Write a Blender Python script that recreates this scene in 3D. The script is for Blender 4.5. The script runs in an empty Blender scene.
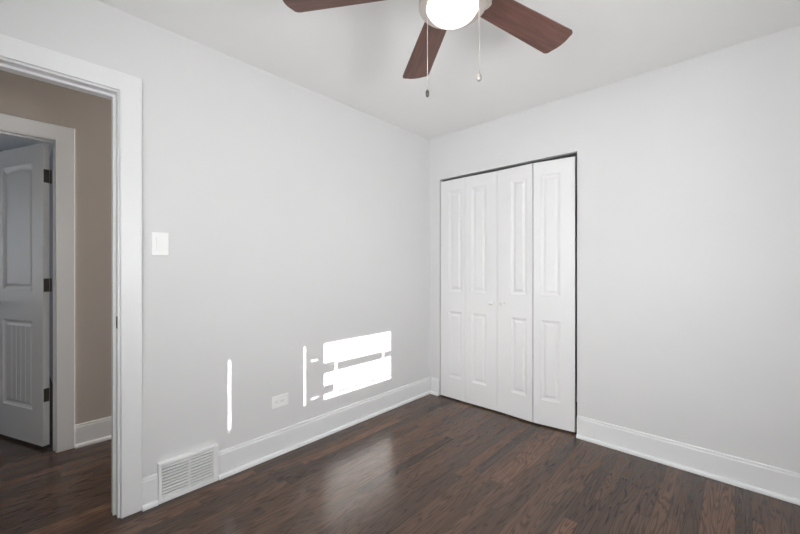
import bpy, bmesh, math, random
from mathutils import Vector, Matrix

S = bpy.context.scene
COL = S.collection
PI = math.pi

# ------------------------------------------------------------------ camera
# world: left wall is x=0, closet wall is y=0, floor z=0; the room lies at x>0, y<0
F_PX, YAW = 359.54, 0.7512
cam = bpy.data.cameras.new('camera')
cam.sensor_fit = 'HORIZONTAL'; cam.sensor_width = 36.0
cam.lens = F_PX / 800 * 36.0
cam.shift_y = 1.41 / 800
cam.clip_start = 0.02
cam_o = bpy.data.objects.new('camera', cam); COL.objects.link(cam_o)
cam_o.location = (2.163, -2.7358, 1.1974)
cam_o.rotation_euler = (PI / 2, 0, YAW)
S.camera = cam_o

# ------------------------------------------------------------------ world, sun, daylight, exposure
W = bpy.data.worlds.new('world'); S.world = W; W.use_nodes = True
bg = W.node_tree.nodes['Background']
bg.inputs['Color'].default_value = (0.78, 0.88, 1.0, 1); bg.inputs['Strength'].default_value = 0.6

SUN_TY, SUN_TZ = 0.30, -0.30            # y and z travelled per metre of -x
sun = bpy.data.lights.new('sun', 'SUN'); sun.energy = 9.5; sun.angle = math.radians(0.30); sun.color = (1, 0.97, 0.92)
so = bpy.data.objects.new('sun', sun); COL.objects.link(so)
so.rotation_euler = Vector((-1, SUN_TY, SUN_TZ)).to_track_quat('-Z', 'Y').to_euler()
so.location = (6, -3, 4)

def area(name, loc, direction, sx, sy, power, color):
    l = bpy.data.lights.new(name, 'AREA'); l.shape = 'RECTANGLE'; l.size = sx; l.size_y = sy
    l.energy = power; l.color = color
    o = bpy.data.objects.new(name, l); COL.objects.link(o); o.location = loc
    o.rotation_euler = Vector(direction).to_track_quat('-Z', 'Z').to_euler()
    return o
# daylight just outside the windows
fl = area('fill_front', (1.60, -3.62, 1.50), (0, 1, 0.10), 1.4, 1.2, 20, (0.985, 0.99, 1.0))  # fill lamp behind an added front window, soft frontal light
rl = area('daylight_right', (3.16, -2.09, 1.58), (-1, 0.22, -0.05), 1.35, 0.95, 70, (0.985, 0.99, 1.0))
area('daylight_far_room', (-2.5, -4.45, 1.45), (0, 1, -0.25), 1.2, 1.1, 0.6, (0.62, 0.80, 1.0))

area('fill_hall', (-.6, 0.98, 1.5), (0, -1, -0.1), .6, 1.1, 36, (1.0, 0.95, 0.89))  # fill lamp added to brighten the hall, no known source there
fl.data.spread = math.radians(140); rl.data.spread = math.radians(145)

S.view_settings.view_transform = 'Standard'
S.view_settings.look = 'None'
S.view_settings.exposure = 0.96
S.view_settings.gamma = 1.0
S.view_settings.use_curve_mapping = False
S.cycles.max_bounces = 14; S.cycles.diffuse_bounces = 10; S.cycles.glossy_bounces = 5
S.cycles.transparent_max_bounces = 12
S.cycles.sample_clamp_indirect = 8.0
S.cycles.use_denoising = True

# ------------------------------------------------------------------ materials
def new_mat(name):
    m = bpy.data.materials.new(name); m.use_nodes = True
    nt = m.node_tree; b = nt.nodes['Principled BSDF']
    return m, nt, b
def N(nt, typ, **kw):
    n = nt.nodes.new(typ)
    for k, v in kw.items(): setattr(n, k, v)
    return n
def math_n(nt, op, a, b=None, c=None):
    n = N(nt, 'ShaderNodeMath', operation=op)
    for i, v in enumerate((a, b, c)):
        if v is None: continue
        if isinstance(v, (int, float)): n.inputs[i].default_value = v
        else: nt.links.new(v, n.inputs[i])
    return n.outputs[0]

def paint(name, col, rough, bump=0.02, scale=220.0, spec=0.4, var=0.012):
    m, nt, b = new_mat(name)
    tc = N(nt, 'ShaderNodeTexCoord')
    n1 = N(nt, 'ShaderNodeTexNoise'); n1.inputs['Scale'].default_value = scale; n1.inputs['Detail'].default_value = 3
    nt.links.new(tc.outputs['Object'], n1.inputs['Vector'])
    n2 = N(nt, 'ShaderNodeTexNoise'); n2.inputs['Scale'].default_value = 3.0; n2.inputs['Detail'].default_value = 2
    nt.links.new(tc.outputs['Object'], n2.inputs['Vector'])
    mx = N(nt, 'ShaderNodeMix', data_type='RGBA')
    nt.links.new(n2.outputs['Fac'], mx.inputs['Factor'])
    mx.inputs['A'].default_value = (*[max(0, c - var) for c in col], 1)
    mx.inputs['B'].default_value = (*[min(1, c + var) for c in col], 1)
    nt.links.new(mx.outputs['Result'], b.inputs['Base Color'])
    b.inputs['Roughness'].default_value = rough
    b.inputs['Specular IOR Level'].default_value = spec
    bp = N(nt, 'ShaderNodeBump'); bp.inputs['Strength'].default_value = bump; bp.inputs['Distance'].default_value = 0.002
    nt.links.new(n1.outputs['Fac'], bp.inputs['Height']); nt.links.new(bp.outputs['Normal'], b.inputs['Normal'])
    return m

def metal(name, col, rough, metallic=1.0):
    m, nt, b = new_mat(name)
    tc = N(nt, 'ShaderNodeTexCoord')
    n1 = N(nt, 'ShaderNodeTexNoise'); n1.inputs['Scale'].default_value = 90.0
    nt.links.new(tc.outputs['Object'], n1.inputs['Vector'])
    r = N(nt, 'ShaderNodeMapRange'); r.inputs['To Min'].default_value = rough - .05; r.inputs['To Max'].default_value = rough + .05
    nt.links.new(n1.outputs['Fac'], r.inputs['Value']); nt.links.new(r.outputs['Result'], b.inputs['Roughness'])
    b.inputs['Base Color'].default_value = (*col, 1); b.inputs['Metallic'].default_value = metallic
    return m

def floor_material():
    m, nt, b = new_mat('dark_oak_strip_floor')
    tc = N(nt, 'ShaderNodeTexCoord'); sp = N(nt, 'ShaderNodeSeparateXYZ')
    nt.links.new(tc.outputs['Object'], sp.inputs['Vector'])
    X, Y = sp.outputs['X'], sp.outputs['Y']
    PWID, PLEN = 0.0600, 0.85
    xr = math_n(nt, 'DIVIDE', X, PWID)
    row = math_n(nt, 'FLOOR', xr); fx = math_n(nt, 'SUBTRACT', xr, row)
    wn = N(nt, 'ShaderNodeTexWhiteNoise', noise_dimensions='1D'); nt.links.new(row, wn.inputs['W'])
    yoff = math_n(nt, 'MULTIPLY', wn.outputs['Value'], 7.3)
    yr = math_n(nt, 'ADD', math_n(nt, 'DIVIDE', Y, PLEN), yoff)
    seg = math_n(nt, 'FLOOR', yr); fy = math_n(nt, 'SUBTRACT', yr, seg)
    cmb = N(nt, 'ShaderNodeCombineXYZ'); nt.links.new(row, cmb.inputs['X']); nt.links.new(seg, cmb.inputs['Y'])
    wid = N(nt, 'ShaderNodeTexWhiteNoise', noise_dimensions='3D'); nt.links.new(cmb.outputs['Vector'], wid.inputs['Vector'])
    pid = wid.outputs['Value']
    # every plank its own stain tone
    ramp = N(nt, 'ShaderNodeValToRGB'); cr = ramp.color_ramp
    cr.elements[0].position = 0.0; cr.elements[0].color = (0.062, 0.038, 0.027, 1)
    cr.elements[1].position = 1.0; cr.elements[1].color = (0.150, 0.080, 0.050, 1)
    e = cr.elements.new(0.30); e.color = (0.082, 0.049, 0.034, 1)
    e = cr.elements.new(0.65); e.color = (0.099, 0.058, 0.039, 1)
    e = cr.elements.new(0.88); e.color = (0.119, 0.067, 0.044, 1)
    nt.links.new(pid, ramp.inputs['Fac'])
    # grain: coordinates stretched along the plank, shifted per plank
    gx = math_n(nt, 'ADD', math_n(nt, 'MULTIPLY', X, 1.0), math_n(nt, 'MULTIPLY', pid, 31.0))
    gv = N(nt, 'ShaderNodeCombineXYZ'); nt.links.new(math_n(nt, 'MULTIPLY', gx, 17.0), gv.inputs['X'])
    nt.links.new(math_n(nt, 'MULTIPLY', Y, 1.35), gv.inputs['Y']); nt.links.new(math_n(nt, 'MULTIPLY', pid, 17.0), gv.inputs['Z'])
    n1 = N(nt, 'ShaderNodeTexNoise'); n1.inputs['Scale'].default_value = 1.0; n1.inputs['Detail'].default_value = 2.0; n1.inputs['Roughness'].default_value = 0.45
    nt.links.new(gv.outputs['Vector'], n1.inputs['Vector'])
    rings = math_n(nt, 'SINE', math_n(nt, 'MULTIPLY', n1.outputs['Fac'], 85.0))
    rings = math_n(nt, 'POWER', math_n(nt, 'MULTIPLY_ADD', rings, 0.5, 0.5), 3.0)
    fv = N(nt, 'ShaderNodeCombineXYZ'); nt.links.new(math_n(nt, 'MULTIPLY', gx, 420.0), fv.inputs['X'])
    nt.links.new(math_n(nt, 'MULTIPLY', Y, 9.0), fv.inputs['Y'])
    n2 = N(nt, 'ShaderNodeTexNoise'); n2.inputs['Scale'].default_value = 1.0; n2.inputs['Detail'].default_value = 3.0
    nt.links.new(fv.outputs['Vector'], n2.inputs['Vector'])
    g1 = math_n(nt, 'SUBTRACT', 1.0, math_n(nt, 'MULTIPLY', rings, 0.48))
    g2 = math_n(nt, 'MULTIPLY_ADD', n2.outputs['Fac'], 0.85, 0.60)
    gm = math_n(nt, 'MULTIPLY', g1, g2)
    # thin joints between boards
    ex = math_n(nt, 'MULTIPLY', math_n(nt, 'MINIMUM', fx, math_n(nt, 'SUBTRACT', 1.0, fx)), PWID)
    ey = math_n(nt, 'MULTIPLY', math_n(nt, 'MINIMUM', fy, math_n(nt, 'SUBTRACT', 1.0, fy)), PLEN)
    ed = math_n(nt, 'MINIMUM', ex, ey)
    jr = N(nt, 'ShaderNodeMapRange'); jr.inputs['From Max'].default_value = 0.0012; jr.inputs['To Min'].default_value = 0.35
    nt.links.new(ed, jr.inputs['Value'])
    fac = math_n(nt, 'MULTIPLY', gm, jr.outputs['Result'])
    sc = N(nt, 'ShaderNodeVectorMath', operation='SCALE')
    nt.links.new(ramp.outputs['Color'], sc.inputs[0]); nt.links.new(fac, sc.inputs['Scale'])
    nt.links.new(sc.outputs['Vector'], b.inputs['Base Color'])
    rr = math_n(nt, 'MULTIPLY_ADD', n2.outputs['Fac'], 0.12, 0.17)
    nt.links.new(rr, b.inputs['Roughness'])
    b.inputs['Specular IOR Level'].default_value = 0.42
    bp = N(nt, 'ShaderNodeBump'); bp.inputs['Strength'].default_value = 0.10; bp.inputs['Distance'].default_value = 0.0015
    nt.links.new(fac, bp.inputs['Height']); nt.links.new(bp.outputs['Normal'], b.inputs['Normal'])
    return m

def blade_material():
    m, nt, b = new_mat('walnut_fan_blade')
    tc = N(nt, 'ShaderNodeTexCoord'); mp = N(nt, 'ShaderNodeMapping'); mp.inputs['Scale'].default_value = (3.0, 40.0, 8.0)
    nt.links.new(tc.outputs['Object'], mp.inputs['Vector'])
    n1 = N(nt, 'ShaderNodeTexNoise'); n1.inputs['Scale'].default_value = 1.6; n1.inputs['Detail'].default_value = 5; n1.inputs['Distortion'].default_value = 0.6
    nt.links.new(mp.outputs['Vector'], n1.inputs['Vector'])
    ramp = N(nt, 'ShaderNodeValToRGB'); cr = ramp.color_ramp
    cr.elements[0].position = 0.25; cr.elements[0].color = (0.075, 0.030, 0.022, 1)
    cr.elements[1].position = 0.75; cr.elements[1].color = (0.190, 0.082, 0.056, 1)
    nt.links.new(n1.outputs['Fac'], ramp.inputs['Fac']); nt.links.new(ramp.outputs['Color'], b.inputs['Base Color'])
    b.inputs['Roughness'].default_value = 0.42
    return m

def emit_globe():
    m, nt, b = new_mat('lit_opal_glass')
    b.inputs['Base Color'].default_value = (0.95, 0.93, 0.9, 1); b.inputs['Roughness'].default_value = 0.25
    lw = N(nt, 'ShaderNodeLayerWeight'); lw.inputs['Blend'].default_value = 0.35
    mx = N(nt, 'ShaderNodeMix', data_type='RGBA')
    mx.inputs['A'].default_value = (1.0, 0.93, 0.82, 1); mx.inputs['B'].default_value = (0.16, 0.115, 0.085, 1)
    nt.links.new(lw.outputs['Facing'], mx.inputs['Factor']); nt.links.new(mx.outputs['Result'], b.inputs['Emission Color'])
    b.inputs['Emission Strength'].default_value = 3.2
    return m

def glass_pane():
    m = bpy.data.materials.new('window_glass'); m.use_nodes = True
    nt = m.node_tree; nt.nodes.clear()
    out = N(nt, 'ShaderNodeOutputMaterial'); mix = N(nt, 'ShaderNodeMixShader'); tr = N(nt, 'ShaderNodeBsdfTransparent'); gl = N(nt, 'ShaderNodeBsdfGlossy')
    gl.inputs['Roughness'].default_value = 0.02
    mix.inputs['Fac'].default_value = 0.06
    nt.links.new(tr.outputs[0], mix.inputs[1]); nt.links.new(gl.outputs[0], mix.inputs[2]); nt.links.new(mix.outputs[0], out.inputs['Surface'])
    return m

def shade_fabric():
    m = paint('white_roller_fabric', (0.78, 0.78, 0.76), 0.9, 0.02)
    nt = m.node_tree; b = nt.nodes['Principled BSDF']; out = nt.nodes['Material Output']
    t = N(nt, 'ShaderNodeBsdfTranslucent'); t.inputs['Color'].default_value = (0.62, 0.62, 0.60, 1)
    mx = N(nt, 'ShaderNodeMixShader'); mx.inputs['Fac'].default_value = 0.45
    nt.links.new(b.outputs[0], mx.inputs[1]); nt.links.new(t.outputs[0], mx.inputs[2]); nt.links.new(mx.outputs[0], out.inputs['Surface'])
    return m

M = dict(
    wall=paint('pale_grey_wall_paint', (0.70, 0.70, 0.70), 0.75, 0.05),
    ceiling=paint('flat_white_ceiling_paint', (0.87, 0.87, 0.86), 0.9, 0.05),
    trim=paint('white_semigloss_trim_paint', (0.785, 0.79, 0.795), 0.35, 0.01),
    door=paint('white_door_paint', (0.775, 0.775, 0.775), 0.42, 0.015),
    hall=paint('taupe_hall_wall_paint', (0.47, 0.425, 0.385), 0.8, 0.05),
    far=paint('grey_far_room_paint', (0.46, 0.47, 0.49), 0.8, 0.05),
    plastic=paint('white_plastic', (0.86, 0.86, 0.85), 0.3, 0.0),
    dark=paint('dark_recess', (0.03, 0.03, 0.03), 0.8, 0.0, var=0.005),
    inside=paint('closet_and_gap_shade_grey', (0.35, 0.35, 0.35), 0.8, 0.02),  # darkened grey, so gaps in closet doors and louvers render dark
    nickel=metal('brushed_nickel', (0.72, 0.66, 0.62), 0.32),
    bronze=metal('oil_rubbed_bronze', (0.13, 0.115, 0.10), 0.45, 0.8),
    steel=metal('dull_strike_steel', (0.07, 0.07, 0.07), 0.45, .6),
    chain=metal('bead_chain', (0.60, 0.55, 0.50), 0.35),
    floor=floor_material(), blade=blade_material(), globe=emit_globe(), glass=glass_pane(),
    shade=shade_fabric(),
    register=paint('white_enamel_grille', (0.84, 0.84, 0.84), 0.35, 0.0),
)

# ------------------------------------------------------------------ helpers
def obj(name, bm, mat, parent=None, kind=None, smooth=False, loc=None):
    bmesh.ops.recalc_face_normals(bm, faces=bm.faces[:])
    me = bpy.data.meshes.new(name); bm.to_mesh(me); bm.free()
    me.materials.append(mat)
    if smooth:
        for p in me.polygons: p.use_smooth = True
    o = bpy.data.objects.new(name, me); COL.objects.link(o)
    if parent: o.parent = parent
    if loc: o.location = loc
    if kind: o['kind'] = kind
    return o
def tag(o, label, cat, group=None, kind=None):
    o['label'] = label; o['category'] = cat
    if group: o['group'] = group
    if kind: o['kind'] = kind
    return o
def thing(name, label, cat, loc=(0, 0, 0), rotz=0.0, group=None, kind=None):
    o = bpy.data.objects.new(name, None); COL.objects.link(o)
    o.location = loc; o.rotation_euler = (0, 0, rotz); o.empty_display_size = .05
    return tag(o, label, cat, group, kind)
def box(bm, x0, x1, y0, y1, z0, z1, bev=0.0):
    v = [bm.verts.new(p) for p in ((x0,y0,z0),(x1,y0,z0),(x1,y1,z0),(x0,y1,z0),(x0,y0,z1),(x1,y0,z1),(x1,y1,z1),(x0,y1,z1))]
    f = [bm.faces.new([v[i] for i in q]) for q in ((3,2,1,0),(4,5,6,7),(0,1,5,4),(1,2,6,5),(2,3,7,6),(3,0,4,7))]
    if bev:
        es = list({e for ff in f for e in ff.edges})
        bmesh.ops.bevel(bm, geom=es, offset=bev, segments=2, affect='EDGES', profile=0.5)
    return bm
def box_bm(*a, **k): return box(bmesh.new(), *a, **k)
def prism(bm, poly, ax, a0, a1):
    """extrude a polygon given in the two other axes (in order) along axis ax"""
    def P(p, a):
        q = list(p); q.insert(ax, a); return q
    A = [bm.verts.new(P(p, a0)) for p in poly]; B = [bm.verts.new(P(p, a1)) for p in poly]
    bm.faces.new(A[::-1]); bm.faces.new(B)
    n = len(poly)
    for i in range(n): bm.faces.new((A[i], A[(i+1) % n], B[(i+1) % n], B[i]))
    return bm
def wall(name, ax, a0, a1, u0, u1, z0, z1, holes, mat):
    """slab perpendicular to axis ax between a0 and a1, spanning u and z, with rectangular holes (u0,u1,z0,z1)"""
    us = sorted({u0, u1, *[h[0] for h in holes], *[h[1] for h in holes]}); zs = sorted({z0, z1, *[h[2] for h in holes], *[h[3] for h in holes]})
    def inh(u, z): return any(h[0] < u < h[1] and h[2] < z < h[3] for h in holes)
    bm = bmesh.new(); cache = {}
    def V(a, u, z):
        k = (a, u, z)
        if k not in cache: cache[k] = bm.verts.new((a, u, z) if ax == 0 else (u, a, z))
        return cache[k]
    filled = {(i, j) for i in range(len(us)-1) for j in range(len(zs)-1) if not inh((us[i]+us[i+1])/2, (zs[j]+zs[j+1])/2)}
    for i, j in filled:
        c = ((us[i], zs[j]), (us[i+1], zs[j]), (us[i+1], zs[j+1]), (us[i], zs[j+1]))
        bm.faces.new([V(a0, *p) for p in c]); bm.faces.new([V(a1, *p) for p in c])
        for (di, dj, p, q) in ((0,-1,0,1),(1,0,1,2),(0,1,2,3),(-1,0,3,0)):
            if (i+di, j+dj) not in filled:
                bm.faces.new((V(a0, *c[p]), V(a0, *c[q]), V(a1, *c[q]), V(a1, *c[p])))
    return obj(name, bm, mat, kind='structure')
def lathe(bm, prof, n=40, cap0=True, cap1=True):
    rings = []
    for r, z in prof:
        if r < 1e-6: rings.append([bm.verts.new((0, 0, z))])
        else: rings.append([bm.verts.new((r*math.cos(2*PI*k/n), r*math.sin(2*PI*k/n), z)) for k in range(n)])
    for a, b in zip(rings, rings[1:]):
        for k in range(n):
            k2 = (k+1) % n
            if len(a) == 1 and len(b) > 1: bm.faces.new((a[0], b[k], b[k2]))
            elif len(b) == 1 and len(a) > 1: bm.faces.new((a[k], a[k2], b[0]))
            elif len(a) > 1: bm.faces.new((a[k], a[k2], b[k2], b[k]))
    if cap0 and len(rings[0]) > 1: bm.faces.new(rings[0])
    if cap1 and len(rings[-1]) > 1: bm.faces.new(rings[-1])
    return bm
def auto_smooth(o, ang=35):
    for p in o.data.polygons: p.use_smooth = True
    bm = bmesh.new(); bm.from_mesh(o.data)
    for e in bm.edges:
        if len(e.link_faces) == 2 and e.calc_face_angle(0) > math.radians(ang): e.smooth = False
    bm.to_mesh(o.data); bm.free()
    return o

def panel_slab(w, h, t, panels, ring, arch=None, grooves=None):
    """moulded door leaf: local u along +x, face towards -y at y=0, body to y=t, z up. panels: (u0,u1,z0,z1).
    ring: list of (inset, depth) loops from the panel edge inwards"""
    bm = bmesh.new()
    us = sorted({0, w, *[p[0] for p in panels], *[p[1] for p in panels]}); zs = sorted({0, h, *[p[2] for p in panels], *[p[3] for p in panels]})
    for i in range(len(us)-1):
        for j in range(len(zs)-1):
            cu, cz = (us[i]+us[i+1])/2, (zs[j]+zs[j+1])/2
            pn = next((p for p in panels if p[0] < cu < p[1] and p[2] < cz < p[3]), None)
            if pn is None:
                for y in (0, t):
                    bm.faces.new([bm.verts.new(q) for q in ((us[i],y,zs[j]),(us[i+1],y,zs[j]),(us[i+1],y,zs[j+1]),(us[i],y,zs[j+1]))])
            else:
                bm.faces.new([bm.verts.new(q) for q in ((us[i],t,zs[j]),(us[i+1],t,zs[j]),(us[i+1],t,zs[j+1]),(us[i],t,zs[j+1]))])
                def loop(ins, y, rise):
                    a, b, c, d = pn[0]+ins, pn[1]-ins, pn[2]+ins, pn[3]-ins
                    top = []
                    K = 12
                    for k in range(K+1):
                        s = k / K; top.append((b+(a-b)*s, y, d - rise*(1-math.sin(PI*s))))
                    return [bm.verts.new(q) for q in [(a, y, c), (b, y, c)] + top]
                rise = arch.get(pn, 0.0) if arch else 0.0
                prev = loop(0, 0, 0)
                for ins, y in ring:
                    cur = loop(ins, y, rise)
                    n = len(cur)
                    for k in range(n): bm.faces.new((prev[k], prev[(k+1) % n], cur[(k+1) % n], cur[k]))
                    prev = cur
                bm.faces.new(prev)
                if grooves and pn[2] < .5:
                    ins, y = ring[-1]
                    gn = grooves
                    for k in range(1, gn):
                        x = pn[0]+ins + (pn[1]-pn[0]-2*ins)*k/gn
                        box(bm, x-.006, x+.006, y-.0016, y+.001, pn[2]+ins+.001, pn[3]-ins-rise-.001)
    for q in (((0,0,0),(w,0,0),(w,t,0),(0,t,0)), ((0,0,h),(w,0,h),(w,t,h),(0,t,h)), ((0,0,0),(0,t,0),(0,t,h),(0,0,h)), ((w,0,0),(w,t,0),(w,t,h),(w,0,h))):
        bm.faces.new([bm.verts.new(p) for p in q])
    bmesh.ops.remove_doubles(bm, verts=bm.verts[:], dist=1e-5)
    return bm

# ------------------------------------------------------------------ room shell
RX, RY, RH = 2.90, -3.40, 2.44
HALL_X = -1.07                               # hall side of the wall across the hall
DY0, DY1, DH = -3.16, -2.40, 2.04            # bedroom doorway
obj('floor', box_bm(-3.6, RX+.2, -4.4, 0.8, -0.08, 0.0), M['floor'], kind='structure')
obj('ceiling', box_bm(-.12, RX+.15, RY-.15, 0.75, RH, RH+.1), M['ceiling'], kind='structure')
obj('ceiling_hall', box_bm(-3.6, -.12, -4.4, 0.8, RH, RH+.1), M['ceiling'], kind='structure')
wall('wall_left', 0, -.12, 0.0, -4.4, 0.0, 0, RH, [(DY0-.02, DY1+.02, -1, DH+.02)], M['wall'])
CX0, CX1, CH = 0.122, 1.336, 2.034           # closet opening
wall('wall_back', 1, 0.0, .115, -.12, RX+.15, 0, RH, [(CX0, CX1, -1, CH)], M['wall'])
XB = RX + .035                               # plane of the blinds in the right window
yw = lambda y: y - SUN_TY*XB                 # a point of the sun patch on the left wall, traced back to the window
zw = lambda z: z - SUN_TZ*XB
WY0, WY1, WZ0, WZ1 = yw(-1.886)-.05, yw(-.533)+.05, zw(.25)-.06, 2.06
wall('wall_right', 0, RX, RX+.15, RY-.15, 0.0, 0, RH, [(WY0, WY1, WZ0, WZ1)], M['wall'])
FW = (0.95, 2.30, 0.95, 2.10)
wall('wall_front', 1, RY-.15, RY, 0.0, RX, 0, RH, [FW], M['wall'])
obj('wall_sun_block', box_bm(2.42, 2.54, -5.6, RY-.15, -.1, 3.2), M['wall'], kind='structure')   # unseen slab, added only to keep the sun off the front window
# closet interior
bm = bmesh.new()
prism(bm, [(CX0-.25, .75), (CX1+.25, .75), (CX1+.25, .115), (CX1+.2, .115), (CX1+.2, .70), (CX0-.2, .70), (CX0-.2, .115), (CX0-.25, .115)], 2, 0, RH)
obj('wall_closet', bm, M['inside'], kind='structure')

# hall and the room across it
FDY0, FDY1 = -3.19, -2.556                    # far doorway
wall('wall_hall', 0, HALL_X-.12, HALL_X, -4.4, 0.8, 0, RH, [(FDY0-.02, FDY1+.02, -1, 2.06)], M['hall'])
obj('wall_hall_end', box_bm(-1.07, -.12, -4.4, -4.28, 0, RH), M['hall'], kind='structure')
wall('wall_hall_back', 1, 0.68, 0.8, -1.07, -.12, 0, RH, [(-.92, -.28, .9, 2.1)], M['hall'])
bm = bmesh.new()
for b_ in ((-.92, -.88, .70, .78, .9, 2.1), (-.32, -.28, .70, .78, .9, 2.1), (-.88, -.32, .70, .78, .9, .94), (-.88, -.32, .70, .78, 2.06, 2.1), (-.88, -.32, .71, .77, 1.48, 1.52)): box(bm, *b_)
obj('window_fill_hall', bm, M['trim'], kind='structure')  # unseen window frame, added to go with the hall fill lamp
obj('wall_far_back', box_bm(-3.6, -1.19, -2.47, -2.35, 0, RH), M['far'], kind='structure')
obj('wall_far_left', box_bm(-3.6, -3.48, -4.28, -2.47, 0, RH), M['far'], kind='structure')
wall('wall_far_front', 1, -4.4, -4.28, -3.6, -1.19, 0, RH, [(-3.1, -1.9, .9, 2.0)], M['far'])

# ------------------------------------------------------------------ trim
def base_profile():
    return [(0, 0), (.014, 0), (.014, .132), (.011, .138), (.011, .147), (.008, .151), (0, .151)]
def shoe_profile():
    return [(.014, 0), (.030, 0), (.030, .009), (.027, .017), (.021, .021), (.014, .022)]
def baseboard(name, runs, mat=None):
    """runs: (axis the wall faces, sign, wall plane, u0, u1) - board plus shoe moulding along each"""
    bm = bmesh.new()
    for ax, sg, pl, u0, u1 in runs:
        for prof in (base_profile(), shoe_profile()):
            if ax == 0: prism(bm, [(pl + sg*a, z) for a, z in prof], 1, u0, u1)
            else: prism(bm, [(pl + sg*a, z) for a, z in prof], 0, u0, u1)
    return obj(name, bm, mat or M['trim'], kind='structure')
# prism along axis 1 takes (x,z); along axis 0 takes (y,z)
CAS_Y = DY1 + .010                           # inner edge of casing
REG0, REG1 = -2.240, -1.952
baseboard('baseboard_left', [(0, 1, 0.0, REG1+.004, -.001), (0, 1, 0.0, CAS_Y+.083, REG0)])
baseboard('baseboard_back', [(1, -1, 0.0, CX1+.002, RX), (1, -1, 0.0, .030, CX0-.002)])
baseboard('baseboard_right', [(0, -1, RX, RY, -.030)])
baseboard('baseboard_front', [(1, 1, RY, .030, RX-.03)])
baseboard('baseboard_hall', [(0, 1, HALL_X, -2.463, .68), (0, 1, HALL_X, -4.28, -3.290)])

def casing(name, ax, sg, pl, u0, u1, h, wd, th, mat):
    """flat casing round a doorway: two legs and a head, wall plane pl, inner edges u0,u1, inner height h"""
    bm = bmesh.new()
    poly = [(u0-wd, 0), (u0-wd, h+wd), (u1+wd, h+wd), (u1+wd, 0), (u1, 0), (u1, h), (u0, h), (u0, 0)]
    prism(bm, poly, ax, pl, pl+sg*th)
    es = [e for e in bm.edges if abs(e.verts[0].co[ax]-(pl+sg*th)) < 1e-6 and abs(e.verts[1].co[ax]-(pl+sg*th)) < 1e-6]
    bmesh.ops.bevel(bm, geom=es, offset=.004, segments=2, affect='EDGES', profile=.5)
    return obj(name, bm, mat, kind='structure')
casing('trim_1', 0, 1, 0.0, DY0-.010, CAS_Y, 2.052, .083, .018, M['trim'])
casing('trim_2', 0, -1, -.12, DY0-.010, CAS_Y, 2.052, .083, .018, M['trim'])
casing('trim_3', 0, 1, HALL_X, FDY0-.010, FDY1+.004, 2.038, .089, .018, M['trim'])

def jamb(name, x0, x1, y0, y1, h, stop0, stop1, s=.012):
    """door lining: inner faces at y0, y1 and h, with a stop strip"""
    bm = bmesh.new()
    prism(bm, [(y0-.02, 0), (y0-.02, h+.02), (y1+.02, h+.02), (y1+.02, 0), (y1, 0), (y1, h), (y0, h), (y0, 0)], 0, x0, x1)
    prism(bm, [(y0, 0), (y0, h), (y1, h), (y1, 0), (y1-s, 0), (y1-s, h-s), (y0+s, h-s), (y0+s, 0)], 0, stop0, stop1)
    return obj(name, bm, M['trim'], kind='structure')
j1 = jamb('trim_4', -.12, 0.0, DY0, DY1, DH, -.080, -.040)
jamb('trim_5', HALL_X-.12, HALL_X, FDY0, FDY1, 2.030, HALL_X-.075, HALL_X-.035, .009)
# strike plate let into the bedroom door lining
bm = bmesh.new(); box(bm, -.034, -.004, DY1-.0012, DY1+.001, .908, .966, .0005)
sp = obj('strike_plate', bm, M['steel'], j1); sp['label'] = 'dull dark metal strike plate'
bm = bmesh.new(); box(bm, -.026, -.012, DY1-.0016, DY1+.001, .920, .952)
obj('latch_hole', bm, M['dark'], sp)

# closet opening lining at the head (track) - thin
tr = obj('trim_6', box_bm(CX0+.001, CX1-.001, .040, .070, CH-.016, CH-.001), M['steel'], kind='structure')

# ------------------------------------------------------------------ windows (outside the frame; they let the daylight in)
def sash_bars(name, bars, mat, parent=None, kind=None):
    bm = bmesh.new()
    for b_ in bars: box(bm, *b_)
    return obj(name, bm, mat, parent, kind)
x0, x1 = RX+.02, RX+.10
gy0, gy1, gz0 = yw(-1.886), yw(-.533), zw(.25)
px0, px1 = XB-.004, XB+.004
w1 = sash_bars('window_1', [(px0, px1, WY0, gy0, WZ0, WZ1), (px1, x1, WY0, gy0-.022, WZ0, WZ1), (x0, x1, gy1, WY1, WZ0, WZ1), (x0, x1, gy0, gy1, WZ0, gz0), (x0, x1, gy0, gy1, WZ1-.05, WZ1)], M['trim'], kind='structure')
m0, m1, m2, m3 = yw(-1.371), yw(-1.328), yw(-1.272), yw(-1.22)  # mullion slots are shaped to let through the small dashes of sun
sash_bars('mullion', [(px0, px1, m0, m1, gz0, WZ1-.05), (px0, px1, m2, m3, gz0, WZ1-.05), (px0, px1, m1, m2, zw(.291), zw(.546)),
     (px0, px1, m1, m2, zw(.556), WZ1-.05), (px0, px1, m1, m2, gz0, zw(.281))], M['trim'], w1)
sash_bars('muntin', [(px0, px1, yw(-1.22), yw(-1.122), zw(.440), zw(.516)), (px0, px1, yw(-1.106), yw(-.637), zw(.442), zw(.502)), (px0, px1, yw(-.620), gy1, zw(.446), zw(.494))], M['trim'], w1)  # widths and breaks shaped to cast the dark bar across the sun patch
sash_bars('notch_block', [(px0, px1, yw(-1.22), yw(-1.132), zw(.290), zw(.352))], M['trim'], w1)  # unseen block, added to cast the notch in the sun patch
sash_bars('streak_bar', [(px0, px1, yw(-1.125), gy1, zw(.277), zw(.291))], M['trim'], w1)  # thin bar added to cast the dark streak low in the patch
sash_bars('pane', [(x1-.02, x1-.016, gy0, gy1, gz0, WZ1-.05)], M['glass'], w1)
zt = zw(.650)  # upper shade is added to end the sun patch at this height
sh = tag(sash_bars('roller_shade', [(RX+.012, RX+.016, WY0+.004, WY1-.004, zt, WZ1-.002)], M['shade']), 'unseen white roller shade added to cut off the sun above the patch', 'shade')
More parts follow.
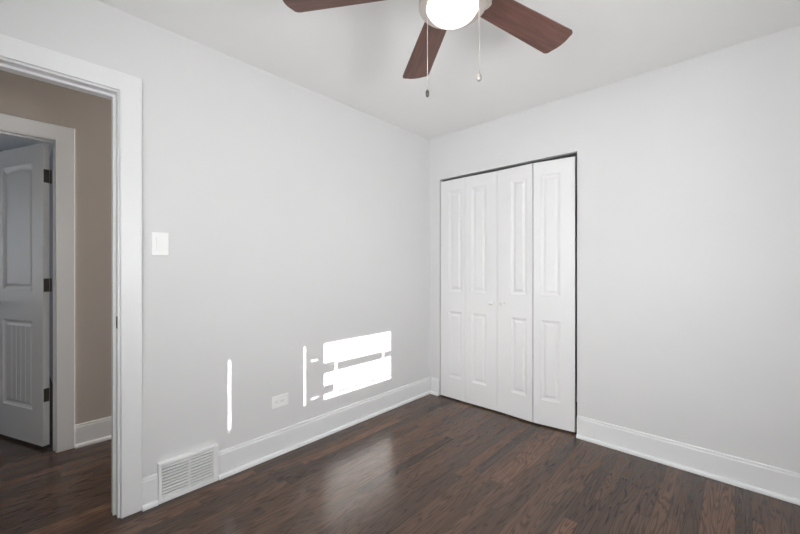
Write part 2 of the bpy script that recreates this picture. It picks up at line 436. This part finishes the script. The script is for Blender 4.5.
sh2 = tag(sash_bars('roller_shade', [(XB-.002, XB+.002, yw(-1.874), yw(-1.384), gz0-.0, zt+.02)], M['shade']), 'white narrow shade fully lowered in the sunny window', 'shade')
fx0, fx1, fz0, fz1 = FW  # front window is unseen, added for light on the closet wall
w2 = sash_bars('window_fill_front', [(fx0, fx0+.05, RY-.11, RY-.03, fz0, fz1), (fx1-.05, fx1, RY-.11, RY-.03, fz0, fz1), (fx0+.05, fx1-.05, RY-.11, RY-.03, fz0, fz0+.05),
     (fx0+.05, fx1-.05, RY-.11, RY-.03, fz1-.05, fz1), (fx0+.05, fx1-.05, RY-.10, RY-.05, 1.50, 1.54)], M['trim'], kind='structure')
sash_bars('pane', [(fx0+.05, fx1-.05, RY-.076, RY-.072, fz0+.05, fz1-.05)], M['glass'], w2)
w3 = sash_bars('window_3', [(-3.1, -3.05, -4.37, -4.30, .9, 2.0), (-1.95, -1.9, -4.37, -4.30, .9, 2.0), (-3.05, -1.95, -4.37, -4.30, .9, .95), (-3.05, -1.95, -4.37, -4.30, 1.95, 2.0)], M['trim'], kind='structure')

# ------------------------------------------------------------------ bifold closet doors
LT = .030                                     # leaf thickness
LZ = .012                                     # clearance above the floor
def leaf(width, u0, u1):
    pans = [(u0, u1, .188, .791), (u0, u1, .978, 1.893)]
    ring = [(.003, .004), (.018, .010), (.024, .010), (.040, .0035)]
    return panel_slab(width, 1.995, LT, pans, ring)
def knob_bm():
    bm = bmesh.new()
    lathe(bm, [(.0115, 0), (.010, .003), (.0075, .008), (.0085, .013), (.0140, .017), (.0165, .022), (.0150, .028), (.0080, .031), (0, .0315)], 24)
    bmesh.ops.rotate(bm, verts=bm.verts[:], cent=(0, 0, 0), matrix=Matrix.Rotation(PI/2, 3, 'X'))  # +z -> -y
    return bm
def bifold(label, pts, panels, knob, gap=.0012):
    """two leaves hinged along their common edge; pts are the plan positions of the three vertical edges"""
    t = thing('bifold_closet_door', label, 'closet door', (*pts[0], LZ), kind='thing')
    for n in range(2):
        P, Q = Vector(pts[n]), Vector(pts[n+1]); d = (Q-P).normalized(); ga, gb = (.0010, gap) if n == 0 else (gap, .0010)   # gap along the fold
        a = obj('door_leaf', leaf((Q-P).length - ga - gb, *panels[n]), M['door'], t)
        p = P + d*ga - Vector(pts[0])
        a.location = (p.x, p.y, 0); a.rotation_euler = (0, 0, math.atan2(d.y, d.x))
        if knob[0] == n:
            k = obj('knob', knob_bm(), M['plastic'], a, smooth=True); k.location = (knob[1], 0, knob[2] - LZ)
    return t
bifold('white two-leaf bifold closet door nearest the room corner', [(.136, -.008), (.4095, -.008), (.7118, .000)],
       [(.093, .236), (.062, .204)], (1, .252, .908))
bifold('white two-leaf bifold closet door beside the long baseboard, slightly bent at its fold', [(.7122, .000), (1.021, -.014), (1.315, .026)],
       [(.124, .260), (.054, .193)], (0, .060, .910), .0038)

# ------------------------------------------------------------------ open door across the hall
ANG = math.radians(22.5)
HB = Vector((-1.1836, -2.6103, .020))          # hinge-side bottom corner of the face
d1 = thing('door_1', 'white two-panel plank door ajar across the hall, dark hinges on its edge', 'door', HB, 0, kind='structure')
# local +x runs along the face away from the hinges, local -y is the face normal
d1.rotation_euler = (0, 0, PI + ANG)
# mirrored so that the body lies behind the face
dp = [(.122, .482, .226, .822), (.122, .482, 1.030, 1.885)]
dbm = panel_slab(.61, 2.008, .035, dp, [(.004, .006), (.016, .013), (.026, .013), (.040, .006)], arch={dp[1]: .018}, grooves=5)
bmesh.ops.scale(dbm, vec=(1, -1, 1), verts=dbm.verts[:])
dl = obj('door_leaf', dbm, M['door'], d1)
for zc in (1.792, 1.066, .335):
    h = bmesh.new(); box(h, -.0016, .002, -.033, -.004, zc-.044, zc+.044, .0006)
    ho = obj('hinge', h, M['bronze'], d1); ho['label'] = 'dark bronze butt hinge'
    c = bmesh.new(); lathe(c, [(.0055, zc-.045), (.0055, zc+.045)], 12)
    bmesh.ops.translate(c, verts=c.verts[:], vec=(-.005, -.039, 0))
    obj('knuckle', c, M['bronze'], ho, smooth=False)
kb = bmesh.new(); lathe(kb, [(.028, 0), (.026, .006), (.011, .010), (.010, .032), (.022, .040), (.027, .052), (.022, .062), (0, .066)], 24)
bmesh.ops.rotate(kb, verts=kb.verts[:], cent=(0, 0, 0), matrix=Matrix.Rotation(-PI/2, 3, 'X'))
ko = obj('knob', kb, M['bronze'], d1, smooth=True); ko.location = (.61-.065, 0, .93)

# ------------------------------------------------------------------ light switch
s = thing('light_switch', 'white rocker light switch on the wall beside the door casing', 'light switch', (0, -2.228, 1.323))
pb = bmesh.new(); box(pb, .0, .006, -.038, .038, -.0585, .0585, .0025)
obj('wall_plate', pb, M['plastic'], s)
rb = bmesh.new(); prism(rb, [(.006, -.034), (.0085, -.034), (.0120, .034), (.006, .034)], 1, -.0165, .0165)
obj('rocker', rb, M['plastic'], s)
for zc in (-.048, .048):
    c = bmesh.new(); lathe(c, [(.0032, 0), (.003, .0012), (0, .0014)], 12)
    bmesh.ops.rotate(c, verts=c.verts[:], cent=(0, 0, 0), matrix=Matrix.Rotation(PI/2, 3, 'Y'))
    bmesh.ops.translate(c, verts=c.verts[:], vec=(.006, 0, zc))
    obj('screw', c, M['plastic'], s)

# ------------------------------------------------------------------ outlet (mounted sideways)
s = thing('power_outlet', 'white duplex outlet mounted sideways low on the wall, left of the sun patch', 'outlet', (0, -1.5635, .338))
pb = bmesh.new(); box(pb, 0, .006, -.0585, .0585, -.038, .038, .0025)
obj('wall_plate', pb, M['plastic'], s)
for yc in (-.0195, .0195):
    fb = bmesh.new(); poly = []
    for q in range(24):
        a = 2*PI*q/24
        poly.append((max(-.0145, min(.0145, .0172*math.cos(a))) + yc, .0172*math.sin(a)))
    prism(fb, poly, 0, .005, .0085)
    f = obj('receptacle', fb, M['plastic'], s)
    for (u, v, wd, ht) in ((.004, .0065, .0032, .0007), (.004, -.0065, .0032, .0007)):
        sb = bmesh.new(); box(sb, .0080, .0088, yc+u-wd, yc+u+wd, v-ht, v+ht)
        obj('slot', sb, M['dark'], f)
    gb = bmesh.new(); lathe(gb, [(.0024, 0), (.0024, .0008)], 12)
    bmesh.ops.rotate(gb, verts=gb.verts[:], cent=(0, 0, 0), matrix=Matrix.Rotation(PI/2, 3, 'Y'))
    bmesh.ops.translate(gb, verts=gb.verts[:], vec=(.0081, yc-.0085, 0))
    obj('ground_hole', gb, M['dark'], f)
c = bmesh.new(); lathe(c, [(.0032, 0), (.003, .0012), (0, .0014)], 12)
bmesh.ops.rotate(c, verts=c.verts[:], cent=(0, 0, 0), matrix=Matrix.Rotation(PI/2, 3, 'Y'))
bmesh.ops.translate(c, verts=c.verts[:], vec=(.006, 0, 0))
obj('screw', c, M['plastic'], s)

# ------------------------------------------------------------------ baseboard register
r = thing('air_register', 'white louvred air register in the baseboard next to the door casing', 'air vent', (0, (REG0+REG1)/2, 0))
hw = (REG1-REG0)/2
RT, RZ0, RZ1 = .030, .001, .205
bm = bmesh.new()
def frame_piece(b_, y0, y1, z0, z1): box(b_, .0, RT, y0, y1, z0, z1, .003)
frame_piece(bm, -hw, hw, RZ0, RZ0+.026); frame_piece(bm, -hw, hw, RZ1-.018, RZ1)
frame_piece(bm, -hw, -hw+.015, RZ0+.020, RZ1-.014); frame_piece(bm, hw-.028, hw, RZ0+.020, RZ1-.018)
obj('frame', bm, M['register'], r)
obj('divider', box_bm(.004, RT-.004, -.0045, .0045, RZ0+.020, RZ1-.018), M['register'], r)
for (ya, yb) in ((-hw+.013, -.004), (.004, hw-.026)):
    bm = bmesh.new(); n = 10
    for q in range(n):
        z = RZ0+.026 + (RZ1-RZ0-.044)*(q+.5)/n
        prism(bm, [(.012, z-.0008), (.0250, z-.0056), (.0275, z-.0048), (.0275, z+.0048), (.0250, z+.0056), (.012, z+.0008)], 1, ya, yb)
    obj('louver_bank', bm, M['register'], r)
obj('back_plate', box_bm(0, .006, -hw+.01, hw-.01, RZ0+.01, RZ1-.01), M['inside'], r)  # grey backing puts the shade between the louvers into its colour

# ------------------------------------------------------------------ ceiling fan
FX, FY = 1.423, -1.669
ZB = 2.210
fan = thing('ceiling_fan', 'five-blade walnut ceiling fan with a lit white glass light', 'ceiling fan', (FX, FY, RH))
zz = lambda z: z - RH
bm = bmesh.new(); lathe(bm, [(.085, zz(2.438)), (.085, zz(2.42)), (.070, zz(2.385)), (.066, zz(2.36))], 40); auto_smooth(obj('canopy', bm, M['nickel'], fan))
bm = bmesh.new(); lathe(bm, [(.066, zz(2.362)), (.115, zz(2.35)), (.135, zz(2.32)), (.138, zz(2.265)), (.125, zz(2.235)), (.100, zz(2.222)), (.090, zz(2.195))], 48); auto_smooth(obj('motor_housing', bm, M['nickel'], fan))
bm = bmesh.new(); lathe(bm, [(.090, zz(2.196)), (.104, zz(2.192)), (.118, zz(2.182)), (.120, zz(2.172)), (.120, zz(2.130)), (.118, zz(2.128)), (.094, zz(2.128)), (.092, zz(2.131))], 48); auto_smooth(obj('light_fitter', bm, M['nickel'], fan))
prof = [(.0885, zz(2.140))]
for q in range(13):
    a = q/12*PI/2
    prof.append((.0895*math.cos(a)**.95 if q < 12 else 0.0, zz(2.128) - .048*math.sin(a)))
bm = bmesh.new(); lathe(bm, prof, 48); obj('glass_shade', bm, M['globe'], fan, smooth=True)

R0, R1 = .162, .629
def blade_bm():
    bm = bmesh.new()
    w0, w1_, rc = .054, .071, .022
    out = [(R0, -w0*.8), (R0+.012, -w0), ]
    # tip with rounded corners and a slightly bowed end
    for q in range(7):
        a = -PI/2 + q/6*PI/2
        out.append((R1-rc*1.0 + rc*math.cos(a), -w1_+rc + rc*math.sin(a)))
    for q in range(1, 6): 
        s_ = q/6; out.append((R1 + .010*math.sin(PI*s_), (-w1_+rc)*(1-s_) + (w1_-rc)*s_))
    for q in range(7):
        a = q/6*PI/2
        out.append((R1-rc + rc*math.cos(a), w1_-rc + rc*math.sin(a)))
    out += [(R0+.012, w0), (R0, w0*.8)]
    prism(bm, out, 2, -.003, .003)
    return bm
def iron_bm():
    """blade bracket: neck from the motor, then a three-lobed plate under the blade root"""
    bm = bmesh.new()
    half = [(.085, .017), (.125, .014), (.138, .020), (.148, .036), (.156, .050), (.168, .051), (.172, .043), (.169, .032), (.172, .022), (.181, .015), (.184, .006)]
    poly = half + [(x, -y) for x, y in reversed(half)]
    prism(bm, poly, 2, -.0085, -.0032)
    return bm
PITCH = math.radians(-10.4)
angs = [142.9, 75.1, 213.9, 286.0, 358.0]
b0 = obj('blade', blade_bm(), M['blade'], fan)
i0 = obj('blade_iron', iron_bm(), M['nickel'], b0)
sc0 = bmesh.new()
for (x, y) in ((.212, .030), (.212, -.030), (.255, 0)):
    q = lathe(bmesh.new(), [(.004, -.0105), (.004, -.0085)], 10)
    for f in q.faces: sc0.faces.new([sc0.verts.new(v.co + Vector((x, y, 0))) for v in f.verts])
    q.free()
bmesh.ops.remove_doubles(sc0, verts=sc0.verts[:], dist=1e-5)
sc0.free()
for n, a in enumerate(angs):
    if n == 0: b_, i_ = b0, i0
    else:
        b_ = b0.copy(); COL.objects.link(b_); b_.parent = fan
        i_ = i0.copy(); COL.objects.link(i_); i_.parent = b_
    b_.location = (0, 0, zz(ZB) + (.010 if n == 2 else 0)); b_.rotation_euler = (Matrix.Rotation(math.radians(a), 3, 'Z') @ Matrix.Rotation(PITCH, 3, 'X')).to_euler()

def chain(x, y, z0, z1, knob_mat, klabel, kr):
    bm = bmesh.new(); n = int((z0-z1)/.0055)
    lathe(bm, [(.0009, zz(z0)), (.0009, zz(z1))], 6)
    for q in range(n):
        z = z0 - (q+.5)*(z0-z1)/n
        bmesh.ops.create_icosphere(bm, subdivisions=1, radius=.0019, matrix=Matrix.Translation((0, 0, zz(z))))
    o = obj('pull_chain', bm, M['chain'], fan, smooth=True, loc=(x, y, 0))
    kb = bmesh.new(); lathe(kb, [(0, zz(z1)), (.5*kr, zz(z1)-.001), (.86*kr, zz(z1)-.006), (kr, zz(z1)-.013), (.86*kr, zz(z1)-.020), (.45*kr, zz(z1)-.024), (0, zz(z1)-.0245)], 16)
    kn = obj('pull_knob', kb, knob_mat, o, smooth=True); kn['label'] = klabel
rv = Vector((math.cos(YAW), math.sin(YAW), 0))
fv_ = Vector((-math.sin(YAW), math.cos(YAW), 0))
cpos = -.0945*rv - .071*fv_; chain(cpos.x, cpos.y, 2.130, 1.800, M['bronze'], 'dark pull knob', .0066)
cpos = .0805*rv - .068*fv_; chain(cpos.x, cpos.y, 2.130, 1.855, M['chain'], 'pale metal pull knob', .0085)
